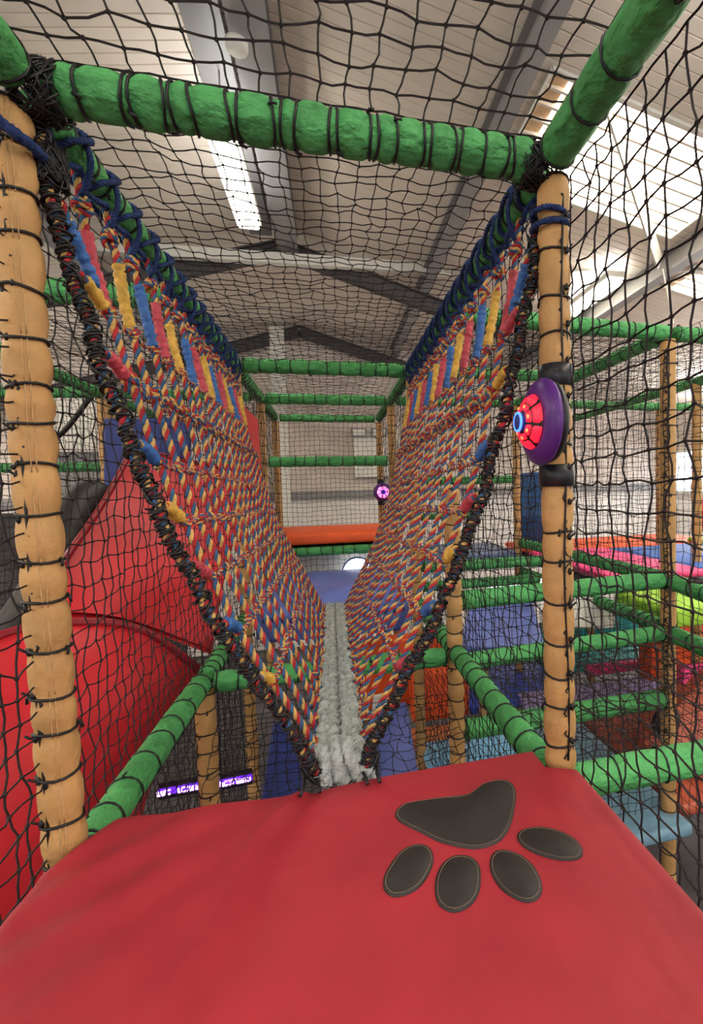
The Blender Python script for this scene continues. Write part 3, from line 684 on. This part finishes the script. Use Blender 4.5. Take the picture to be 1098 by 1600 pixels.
# ------------------------------------------------------------------ red mat with paw print
def mat_outline(y):
    xl = -.018 if y < -.10 else -.018 + (y + .10) / .155 * .085
    xr = 1.235 if y < -.075 else (1.235 - (y + .075) / .035 * .078 if y < -.04 else 1.157)
    return xl, xr
NX, NY = 130, 130; ya, yb = -1.9, .055
mb = MB(); top = np.zeros((NX + 1, NY + 1, 3))
vs = np.r_[np.linspace(0, .72, 50)[:-1], np.linspace(.72, 1, NY + 2 - 50)]
for i in range(NX + 1):
    for j in range(NY + 1):
        v = vs[j]; u = i / NX; y = ya + (yb - ya) * v; xl, xr = mat_outline(y); u2 = .5 - .5 * math.cos(PI * u) if False else u
        x = xl + (xr - xl) * u2; d = min(x - xl, xr - x, yb - y, y - ya); r = .022
        z = 0 if d > r else -r + math.sqrt(max(0, r * r - (r - d) ** 2))
        # creases fanning from the far left and middle of the front edge
        z += .007 * math.sin((x * 1.0 - y * 1.5) * 26 + 1.5 * math.sin(x * 5)) * math.exp(-((x - .12) ** 2) / .05) * math.exp(-((y + .12) ** 2) / .05)
        z += .008 * math.exp(-((x - .50 - (y - .05) * .55) / .018) ** 2) * math.exp(-((y - .0) ** 2) / .03)
        z -= .006 * math.exp(-((x - .535 - (y - .05) * .5) / .02) ** 2) * math.exp(-((y - .0) ** 2) / .04)
        z += .006 * math.exp(-((x - .47 - (y - .05) * .28) / .03) ** 2) * math.exp(-((y + .25) ** 2) / .04)
        z -= .012 * math.exp(-((x - .5) / .16) ** 2) * max(0, (y + .02) / .07) ** 1
        top[i, j] = (x, y, z)
g = np.arange((NX + 1) * (NY + 1)).reshape(NX + 1, NY + 1)
mb.add(top.reshape(-1, 3), np.stack([g[:-1, :-1], g[1:, :-1], g[1:, 1:], g[:-1, 1:]], -1).reshape(-1, 4))
rim = np.concatenate([top[:, 0], top[-1, 1:], top[-2::-1, -1], top[0, -2:0:-1]]); lo = rim.copy(); lo[:, 2] = -.028; n = len(rim); q = np.arange(n); q2 = (q + 1) % n
V = np.concatenate([rim, lo]); mb.add(V, np.stack([q2, q, q + n, q2 + n], -1))
red_mat = tag(mb.obj('play_mat', m_red), 'large red vinyl mat with a black paw print in the foreground', 'mat')
mb = MB(); box(mb, (-.01, -1.88, -.06), (1.15, .045, -.028)); mb.obj('base_board', m_dark, red_mat, smooth=False)
ox, oy, k = 560, 1180, 380 / 1098
paws = [[(165, 265), (178, 240), (215, 215), (300, 200), (380, 188), (480, 178), (520, 160), (560, 130), (610, 113), (660, 112), (695, 130), (710, 170), (705, 230), (690, 300), (660, 360), (620, 395), (560, 415), (500, 418), (430, 405), (360, 385), (290, 350), (220, 315), (178, 290)],
        [(250, 403), (300, 405), (330, 430), (337, 480), (310, 545), (270, 595), (210, 628), (150, 633), (115, 600), (115, 550), (145, 490), (195, 430)],
        [(460, 450), (510, 460), (543, 495), (552, 550), (545, 610), (510, 670), (450, 703), (400, 698), (360, 665), (345, 610), (350, 550), (375, 495), (415, 460)],
        [(625, 430), (680, 430), (740, 455), (790, 500), (822, 560), (828, 610), (805, 648), (760, 660), (700, 640), (640, 595), (600, 530), (594, 470)],
        [(715, 365), (740, 335), (800, 322), (870, 330), (940, 355), (990, 390), (1012, 430), (1000, 460), (950, 472), (880, 465), (800, 440), (740, 405)]]
for pi_, pw in enumerate(paws):
    P = np.array([at(ox + a * k, oy + b * k, Z=.003) for a, b in pw]); P = spline(P, 6, True); c = P.mean(0); n = len(P)
    if np.cross(P[1] - P[0], P[2] - P[1])[2] < 0: P = P[::-1]
    bm = bmesh.new(); r0 = [bm.verts.new(Vector(p) + Vector((0, 0, -.008))) for p in P]; r1 = [bm.verts.new(p) for p in P]; r2 = [bm.verts.new(c + (p - c) * .97 + (0, 0, .0012)) for p in P]
    for i in range(n):
        j = (i + 1) % n; bm.faces.new((r0[i], r0[j], r1[j], r1[i])); bm.faces.new((r1[i], r1[j], r2[j], r2[i]))
    ctr = bm.verts.new(c + (0, 0, .0016))
    for i in range(n): bm.faces.new((r2[i], r2[(i + 1) % n], ctr))
    for f in bm.faces: f.smooth = True
    me = bpy.data.meshes.new('paw_pad'); bm.to_mesh(me); bm.free(); me.materials.append(m_black_v)
    o = link('paw_pad' if pi_ == 0 else 'paw_toe', me, red_mat); o['label'] = 'black paw print patch'
    nn = P - c; dd = np.linalg.norm(nn, axis=1)[:, None]; S = c + nn * (1 - .0055 / dd) + (0, 0, .001)
    S = np.vstack([S, S[:1]]); S, s = resample(S, .003); S[:, 2] += .0005 * np.sin(s * 2 * PI / .006); sm = MB(); sm.add(*tube_vf(S, .0006, 4)); sm.obj('stitching', m_stitch, o)

# ------------------------------------------------------------------ spinners
def spinner(loc, rot, label, near, cols):
    t = thing('light_spinner', label, 'spinner', loc, None, rot)
    mb = MB(); mb.add(*lathe([(.001, -.012), (.104, -.012), (.108, 0), (.104, .006), (.001, .006)], 48)); mb.obj('backing_plate', m_blackp, t)
    mb = MB(); mb.add(*lathe([(.10, .004), (.112, .008), (.1135, .018), (.108, .028), (.096, .036), (.082, .041), (.072, .043), (.069, .040), (.001, .036)], 64)); mb.obj('rim', m_purple, t)
    led, led2, hub = cols
    N = 7
    for k in range(N):
        a0 = 2 * PI * k / N + .06; a1 = 2 * PI * (k + 1) / N - .06
        for ring, (ra, rb) in enumerate(((.030, .047), (.049, .071))):
            mb = MB(); na, nr = 8, 5; A = np.linspace(a0, a1, na); Rr = np.linspace(ra, rb, nr)
            dome = lambda r: .042 + .036 * (1 - (r / .078) ** 2)
            V = [(r * math.cos(a), r * math.sin(a), dome(r) + (.002 if 0 < i < nr - 1 and 0 < q < na - 1 else -.004)) for i, r in enumerate(Rr) for q, a in enumerate(A)]
            F = [(i * na + q, (i + 1) * na + q, (i + 1) * na + q + 1, i * na + q + 1) for i in range(nr - 1) for q in range(na - 1)]
            mb.add(V, F); mb.obj('light_segment', led, t)
        am = (a0 + a1) / 2; mb = MB(); V, F = lathe([(.0055, 0), (.005, .003), (.0005, .0045)], 10); mb.add(V + (.040 * math.cos(am), .040 * math.sin(am), .0685), F); mb.obj('bulb', led2, t)
    mb = MB(); mb.add(*lathe([(.073, .040), (.070, .046), (.050, .0605), (.030, .0700), (.022, .074)], 48)); mb.obj('dome_shell', m_blackp if near else m_purple, t)
    mb = MB(); a = np.linspace(0, 2 * PI, 33); mb.add(*tube_vf(np.stack([np.cos(a) * .023, np.sin(a) * .023, a * 0 + .081], 1), .0035, 8, False)); mb.obj('hub_ring', hub, t)
    mb = MB(); mb.add(*lathe([(.025, .066), (.0225, .082), (.018, .084), (.001, .085)], 24)); mb.obj('hub', m_dblue, t)
    return t
spinner((1.160, -.05, .940), (0, -PI / 2, 0), 'purple disc spinner with glowing red segments strapped to the right post', True, (m_rled, m_rled2, m_bled))
for z in (.80, 1.072):
    mb = MB(); mb.add(*lathe([(.0455, -.03), (.0485, -.028), (.0485, .028), (.0455, .03)], 28)); mb.obj('strap', m_blackp, rp, loc=(0, 0, z - (H - .04)))
spinner((1.21, 4.575, .745), (PI / 2, 0, 0), 'small distant purple spinner glowing pink on the rear right post', False, (m_pled, m_wled, m_uv))
t = thing('strap_pair', 'pair of black straps holding the distant spinner to its post', 'strap', (1.2, 4.68, .745))
mb = MB(); mb.add(*lathe([(.041, -.03), (.044, -.028), (.044, .028), (.041, .03)], 20)); me = mb.mesh('strap', m_blackp)
for z in (-.13, .13): link('strap', me, t, (0, 0, z))
p = at(-62, 738, Y=.9); spinner(tuple(p), (0, PI / 2, 0), 'small spinner glowing teal at the left edge behind the near post', False, (m_tled, m_tled, m_uv))

# ------------------------------------------------------------------ pads and decks
def pad(name, c, s, m, label, cat='mat', rot=0, r=.03, tilt=0):
    o = link(name, pad_mesh(name, s[0], s[1], s[2], m, r), None, c, (tilt, 0, rot)); return tag(o, label, cat)
pad('padded_ledge', (.6, 4.03, .265), (1.16, 1.12, .105), m_orange, 'orange padded ledge across the far end of the tunnel', 'ledge')
# blue roll at the end of the bridge
mb = MB(); K = 20; ys = np.linspace(2.30, 3.42, K); 
Pf = [(2.315, -.26), (2.30, -.16), (2.32, -.09), (2.38, -.05), (2.55, -.005), (2.8, .025), (3.1, .035), (3.35, .03), (3.43, .0), (3.44, -.2)]
Pf = spline([(0, y, z) for y, z in Pf], 4); xs = np.linspace(.06, 1.14, 24)
V = np.array([[(x, y, z - .03 * (1 - ((x - .6) / .54) ** 2) * (1 if y < 2.5 else .3)) for y, z in Pf[:, 1:]] for x in xs]); n1, n2 = V.shape[:2]; g = np.arange(n1 * n2).reshape(n1, n2)
mb.add(V.reshape(-1, 3), np.stack([g[:-1, :-1], g[1:, :-1], g[1:, 1:], g[:-1, 1:]], -1).reshape(-1, 4)); box(mb, (.08, 2.34, -.3), (1.12, 3.4, -.12))
br = tag(mb.obj('padded_roll', m_blue), 'blue padded landing sloping up from the end of the grey walkway', 'mat')
mb = MB(); x = np.linspace(.1, 1.1, 60); mb.add(*tube_vf(np.stack([x, 2.292 + .006 * np.sin(x * 70), -.115 - .03 * (1 - ((x - .6) / .54) ** 2) + .006 * np.sin(x * 40)], 1), .018, 6)); mb.obj('edge_lacing', m_dblue, br)
p = at(558, 893, Y=3.62); mb = MB(); mb.add(*[q for q in lathe([(.001, 0), (.135, 0), (.142, .01), (.142, .03), (.001, .03)], 40)])
o = mb.obj('round_light', m_bright, loc=tuple(p)); o.rotation_euler = (PI / 2, 0, 0); tag(o, 'round bright white light panel half hidden behind the blue landing', 'light')
mb = MB(); mb.add(*lathe([(.14, -.002), (.152, .0), (.152, .035), (.14, .035)], 40)); mb.obj('surround', m_blue, o)
mb = MB(); box(mb, (.05, 3.75, -.5), (1.15, 3.8, .2)); tag(mb.obj('backing_panel', m_white, smooth=False), 'white panel behind the net strip under the orange ledge', 'panel')
mb = MB(); c0, c1 = at(378, 634, X=.03), at(404, 657, X=.03); 
V = [at(379, 632, X=.035), at(403, 656, X=.035), at(413, 808, X=.035), at(386, 742, X=.035)]; V = V + [v + (-.04, 0, 0) for v in V]
mb.add(V, [(0, 1, 2, 3), (7, 6, 5, 4), (0, 4, 5, 1), (1, 5, 6, 2), (2, 6, 7, 3), (3, 7, 4, 0)])
tag(mb.obj('side_panel', m_slide, smooth=False), 'upright red padded panel on the left past the rope bridge', 'panel')
pad('corner_pad', (.06, 3.36, .24), (.14, .12, .08), m_lime, 'small lime pad beside the left end of the orange ledge')
# left side panels
def quad_panel(name, pts, th, m, label, cat='panel'):
    P = [np.array(p, float) for p in pts]; nn = np.cross(P[1] - P[0], P[3] - P[0]); nn /= np.linalg.norm(nn)
    V = P + [p - nn * th for p in P]; mb = MB(); mb.add(V, [(0, 1, 2, 3), (7, 6, 5, 4), (0, 4, 5, 1), (1, 5, 6, 2), (2, 6, 7, 3), (3, 7, 4, 0)])
    o = mb.obj(name, m, smooth=False); bv = o.modifiers.new('soft', 'BEVEL'); bv.width = min(.02, th * .4); bv.segments = 3; return tag(o, label, cat)
quad_panel('blue_screen', [at(166, 655, Y=3.3), at(300, 655, Y=3.3), at(300, 775, Y=3.3), at(166, 775, Y=3.3)], .06, m_dblue, 'dark blue padded panel above the top of the red slide')
quad_panel('wall_board', [at(40, 612, Y=5.2), at(152, 618, Y=5.2), at(152, 704, Y=5.2), at(40, 700, Y=5.2)], .04, m_white, 'white board seen through the nets at far left')
quad_panel('wall_board', [at(20, 706, Y=5.4), at(160, 706, Y=5.4), at(160, 790, Y=5.4), at(20, 790, Y=5.4)], .04, m_steel, 'grey board below the white board at far left')
quad_panel('back_screen', [(-5.5, 5.6, .6), (-1.3, 5.6, .6), (-1.3, 5.6, -2.5), (-5.5, 5.6, -2.5)], .05, m_dark, 'dark screen wall far left behind the slide')
mb = MB(); mb.add(*tube_vf(spline([at(75, 695, Y=2.6), at(105, 668, Y=2.6), at(140, 622, Y=2.6)], 6), .018, 8)); tag(mb.obj('elastic_strap', m_tie), 'dark strap stretched diagonally in front of the white board', 'strap')
mb = MB(); P = spline([at(150, 775, Y=2.6), at(122, 800, Y=2.4), at(104, 840, Y=2.2), at(85, 900, Y=2.0), at(30, 990, Y=1.8), at(-40, 1080, Y=1.6)], 6); mb.add(*tube_vf(P, .13, 14)); tag(mb.obj('bolster_pad', m_black_v), 'black padded bolster along the outer edge of the red slide', 'pad')

# ------------------------------------------------------------------ red slide
def loft(rows, nu=18, bulge=0.0):
    V = []
    rows = [spline(np.array(r, float), 5) for r in rows]; R_ = np.array(rows); out = []
    for i in range(R_.shape[1]): out.append(spline(R_[:, i], 6))
    G_ = np.array(out); n1, n2 = G_.shape[:2]; g = np.arange(n1 * n2).reshape(n1, n2)
    return G_, np.stack([g[:-1, :-1], g[:-1, 1:], g[1:, 1:], g[1:, :-1]], -1).reshape(-1, 4)
sl = thing('slide', 'large red plastic slide descending behind the left wall net', 'slide', (0, 0, 0))
def two_sided(G_, F, th=(-.0, .0, -.03)):
    mb = MB(); n = G_.shape[0] * G_.shape[1]; V = G_.reshape(-1, 3); mb.add(V, F); mb.add(V + np.array(th), F[:, ::-1]); return mb
rows = [[at(208, 700, Y=2.95), at(300, 722, Y=2.95), at(395, 735, Y=2.95)],
        [at(160, 788, Y=2.35), at(255, 830, Y=2.35), at(362, 850, Y=2.4)],
        [at(104, 872, Y=1.75), at(215, 905, Y=1.8), at(345, 925, Y=2.0)],
        [at(60, 955, Y=1.35), at(190, 965, Y=1.4), at(330, 1015, Y=1.75)]]
G_, F = loft(rows); two_sided(G_, F).obj('slide_bed', m_slide, sl)
rows = [[at(-80, 1035, Y=.95), at(10, 990, Y=1.15), at(110, 972, Y=1.25), at(225, 985, Y=1.4), at(330, 1060, Y=1.7)],
        [at(-130, 1150, Y=.60), at(-20, 1100, Y=.78), at(110, 1080, Y=.92), at(230, 1100, Y=1.1), at(270, 1150, Y=1.5)],
        [at(-190, 1330, Y=.40), at(-60, 1300, Y=.55), at(90, 1290, Y=.70), at(170, 1300, Y=.9), at(215, 1290, Y=1.3)],
        [at(-260, 1620, Y=.28), at(-120, 1620, Y=.42), at(60, 1600, Y=.6), at(150, 1560, Y=.8), at(190, 1500, Y=1.15)]]
G2, F = loft(rows); two_sided(G2, F, (0, .04, 0)).obj('slide_trough', m_slide, sl)
mb = MB(); mb.add(*tube_vf(G2[:, 0] + (0, -.01, .0), .022, 8)); mb.obj('seam_flange', m_seamred, sl)
mb = MB(); mb.add(*tube_vf(G_[0], .02, 8)); mb.add(*tube_vf(G_[:, 0], .02, 8)); mb.obj('edge_rim', m_seamred, sl)

# ------------------------------------------------------------------ violet signs (broken, unreadable LED lettering)
def led_sign(u0, v0, u1, v1, Y, label, gaps):
    a, b = at(u0, v0, Y=Y), at(u1, v1, Y=Y); t = thing('violet_sign', label, 'sign', tuple(a)); d = b - a; L = np.linalg.norm(d); d /= L
    mb = MB(); bar(mb, (0, .02, 0), d * L + (0, .02, 0), .02, .075); mb.obj('back_bar', m_blackp, t, smooth=False)
    r = random.Random(int(u0)); s = 0; h = .020
    while s < L - .012:
        w = r.uniform(.009, .017); 
        if not any(g0 < s / L < g1 for g0, g1 in gaps):
            kind = r.randrange(4); mb = MB(); o0 = d * s
            if kind != 2: bar(mb, o0 + (0, 0, -h / 2), o0 + (0, 0, h / 2), .006, .008, 0, (0, 1, 0))
            if kind != 0: bar(mb, o0 + (0, 0, h / 2), o0 + d * w * .8 + (0, 0, h / 2 * (1 if kind < 3 else -1)), .006, .007)
            if kind != 1: bar(mb, o0 + (0, 0, -h / 2), o0 + d * w * .8 + (0, 0, -h / 2), .006, .007)
            if kind == 0: bar(mb, o0 + d * w * .8 + (0, 0, -h / 2), o0 + d * w * .8 + (0, 0, h / 2), .006, .008, 0, (0, 1, 0))
            mb.obj('lit_letter', m_wled, t, smooth=False)
        s += w
    mb = MB(); bar(mb, (0, .012, .0), d * L + (0, .012, 0), .004, .034); mb.obj('violet_glow', m_uv, t, smooth=False)
led_sign(246, 1241, 311, 1229, 1.3, 'violet glowing sign below left, longer left one under the green rail', [(.30, .45)])
led_sign(343, 1226, 393, 1216, 1.3, 'violet glowing sign below left, right one beside the blue slope', [])
mb = MB(); V, F = lathe([(.001, -.02), (.02, 0), (.001, .02)], 10); mb.add(V, F); tag(mb.obj('blue_lamp', m_bled, loc=tuple(at(410, 1082, Y=1.6))), 'tiny blue light shining behind the left rope net', 'lamp')

# ------------------------------------------------------------------ lower levels
quad_panel('blue_slope', [at(425, 1140, Y=2.0), at(462, 1140, Y=2.0), at(478, 1300, Y=1.2), at(400, 1300, Y=1.2)], .06, m_dblue, 'dark blue padded slope below the left rope net')
quad_panel('blue_slope', [at(592, 1120, Y=2.2), at(636, 1105, Y=2.2), at(668, 1290, Y=1.3), at(575, 1290, Y=1.3)], .06, m_blue, 'lavender blue padded slope below the right rope net')
quad_panel('white_board', [at(583, 1085, Y=2.6), at(606, 1080, Y=2.6), at(606, 1250, Y=2.6), at(566, 1250, Y=2.6)], .04, m_white, 'white panel below the grey walkway')
pad('blue_mat', (1.62, 1.9, -1.3), (.82, 1.2, .08), m_lblue, 'light blue floor mat seen below the right rope net')
pad('brown_mat', (3.5, 1.95, -1.3), (1.75, 1.5, .08), m_brown, 'brownish red floor mat at lower right beneath the lone post')
pad('grey_mat', (2.34, 1.8, -1.3), (.5, 1.5, .08), m_gblue, 'grey blue floor mat between the light blue and brown mats')
pad('kerb_pad', (3.1, 2.86, -1.3), (1.7, .18, .12), m_lav, 'lavender strip pad behind the brown mat')
pad('teal_mat', (3.5, 3.9, -1.3), (1.5, .9, .10), m_teal, 'teal mat behind the lavender strip at lower right')
pad('teal_wall_pad', (4.0, 4.4, -1.25), (1.6, .1, .40), m_teal, 'teal wall pad standing behind the teal mat', 'pad')
pad('royal_blue_mat', (2.3, 3.3, -1.3), (1.1, .9, .1), mat('royal_blue', (50, 84, 200), .35), 'shiny royal blue mat behind the lower dark green beam')
quad_panel('pink_block', [at(1052, 1040, Y=2.0), at(1094, 1034, Y=2.0), at(1094, 1098, Y=1.9), at(1052, 1102, Y=1.9)], .12, m_pink, 'pink padded block at the right edge below the deck', 'block')
pad('pink_strip', (3.55, 3.2, -1.22), (.8, .12, .1), m_pink, 'low pink pad in front of the teal mat', 'pad')
pad('orange_block', (4.1, 2.9, -1.22), (1.0, .2, .75), m_orange, 'orange padded block behind the pink block', 'block')
pad('orange_block', (1.45, 2.75, -1.2), (.5, .2, .42), m_orange, 'orange padded block behind the light blue mat, left of the post', 'block')
pad('orange_block', (1.3, 3.1, -1.2), (1.0, .2, .62), m_orange, 'darker orange padded block under the right rail', 'block')
pad('orange_step', (1.45, 2.45, -1.28), (.7, .15, .12), mat('pale_orange', (210, 120, 70), .5), 'pale orange step edging the light blue mat', 'step')
quad_panel('orange_ramp', [at(985, 1100, Y=2.1), at(1130, 1040, Y=1.8), at(1130, 1240, Y=1.3), at(1010, 1170, Y=1.6)], .05, m_brown, 'rust coloured padded ramp at the lower right edge')
# black ring roller on the lone post
p = at(1040, 1128, Y=1.45); mb = MB(); mb.add(*lathe([(.03, -.02), (.105, -.02), (.12, 0), (.105, .02), (.03, .02), (.03, -.02)], 36)); o = mb.obj('black_disc', m_blackp, loc=tuple(p)); o.rotation_euler = (PI / 2, 0, .1); tag(o, 'black plastic disc behind the base of the lone post', 'disc')
mb = MB(); mb.add(*lathe([(.031, -.024), (.031, .024)], 20)); mb.obj('hub', m_steel, o)
# decks of the right wing
pad('pink_mat', (3.06, 2.72, .02), (.88, 1.56, .06), m_pink, 'bright pink deck mat at right')
pad('blue_deck_mat', (4.2, 2.75, .02), (1.38, 1.3, .06), mat('mid_blue', (62, 110, 196), .45), 'mid blue deck mat at the right edge')
pad('orange_deck_mat', (3.9, 3.95, .02), (2.4, .95, .06), m_orange, 'orange deck mat at the rear of the right deck')
pad('lime_deck_mat', (4.9, 3.1, .06), (.5, .9, .07), m_lime, 'lime green deck mat under the red ball')
pad('lime_block', (3.32, 1.60, -.14), (1.40, .62, .13), m_lime, 'lime green padded block right behind the lone post', 'block')
pad('slate_mat', (1.95, 3.9, .02), (1.1, .9, .08), mat('slate_blue', (100, 116, 150), .4), 'slate blue deck mat behind the right rope net')
quad_panel('rust_panel', [at(770, 862, Y=3.7), at(812, 848, Y=3.7), at(812, 868, Y=3.7), at(770, 868, Y=3.7)], .05, m_brown, 'rust coloured pad low behind the right rope net')
quad_panel('blue_ramp', [at(733, 950, Y=2.2), at(832, 952, Y=2.2), at(850, 1024, Y=1.4), at(715, 1024, Y=1.4)], .06, m_blue, 'blue padded ramp between the two deck beams')
quad_panel('white_slide_board', [at(832, 925, Y=2.0), at(960, 938, Y=2.0), at(957, 982, Y=1.9), at(850, 982, Y=1.9)], .03, m_white, 'pale board under the right deck behind the nets')
quad_panel('white_strip', [at(762, 908, Y=2.9), at(862, 902, Y=2.9), at(862, 914, Y=2.9), at(762, 918, Y=2.9)], .03, m_bright, 'narrow bright opening under the right deck', 'light')  # brightness of the white panel put in as emission
# blue tunnel tube
mb = MB(); a = at(842, 805, Y=4.0); n = 32; mb.add(*lathe([(.235, -.5), (.25, -.48), (.25, -.02), (.262, 0), (.25, .02), (.25, .48), (.235, .5), (.20, .5), (.20, -.5), (.235, -.5)], 40))
o = mb.obj('tunnel_tube', mat('tube_blue', (44, 92, 150), .3), loc=tuple(a)); tag(o, 'upright blue plastic tube behind the spinner post', 'tube')
mb = MB(); mb.add(*lathe([(.24, 0), (.255, .01), (.255, .2), (.24, .21)], 40)); mb.obj('purple_base', mat('tube_purple', (58, 40, 92), .3), o, loc=(0, 0, -.5))
p = at(1112, 806, Y=2.9); bm = bmesh.new(); bmesh.ops.create_uvsphere(bm, u_segments=40, v_segments=24, radius=.19)
for f in bm.faces: f.smooth = True
me = bpy.data.meshes.new('ball'); bm.to_mesh(me); bm.free(); me.materials.append(m_slide)
o = link('hanging_ball', None, None, tuple(p)); tag(o, 'big red padded ball hanging at the right edge', 'ball'); link('ball_cover', me, o)
mb = MB(); mb.add(*tube_vf([(0, 0, .18), (0, 0, H - p[2])], .01, 6)); mb.add(*lathe([(.191, -.008), (.194, 0), (.191, .008)], 40)); mb.obj('hanging_rope', m_tie, o)
# deck platforms (dark undersides)
for c, s, l in (((3.9, 2.9, -.03), (2.5, 3.0, .05), 'dark platform board carrying the pink and orange mats'), ((.6, 4.05, .21), (1.05, 1.0, .05), 'platform board under the orange ledge')):
    mb = MB(); box(mb, (c[0] - s[0] / 2, c[1] - s[1] / 2 if s[0] < 2 else 1.96, c[2] - s[2] / 2), (c[0] + s[0] / 2, c[1] + s[1] / 2, c[2] + s[2] / 2)); tag(mb.obj('deck_board', m_dark, smooth=False), l, 'board')
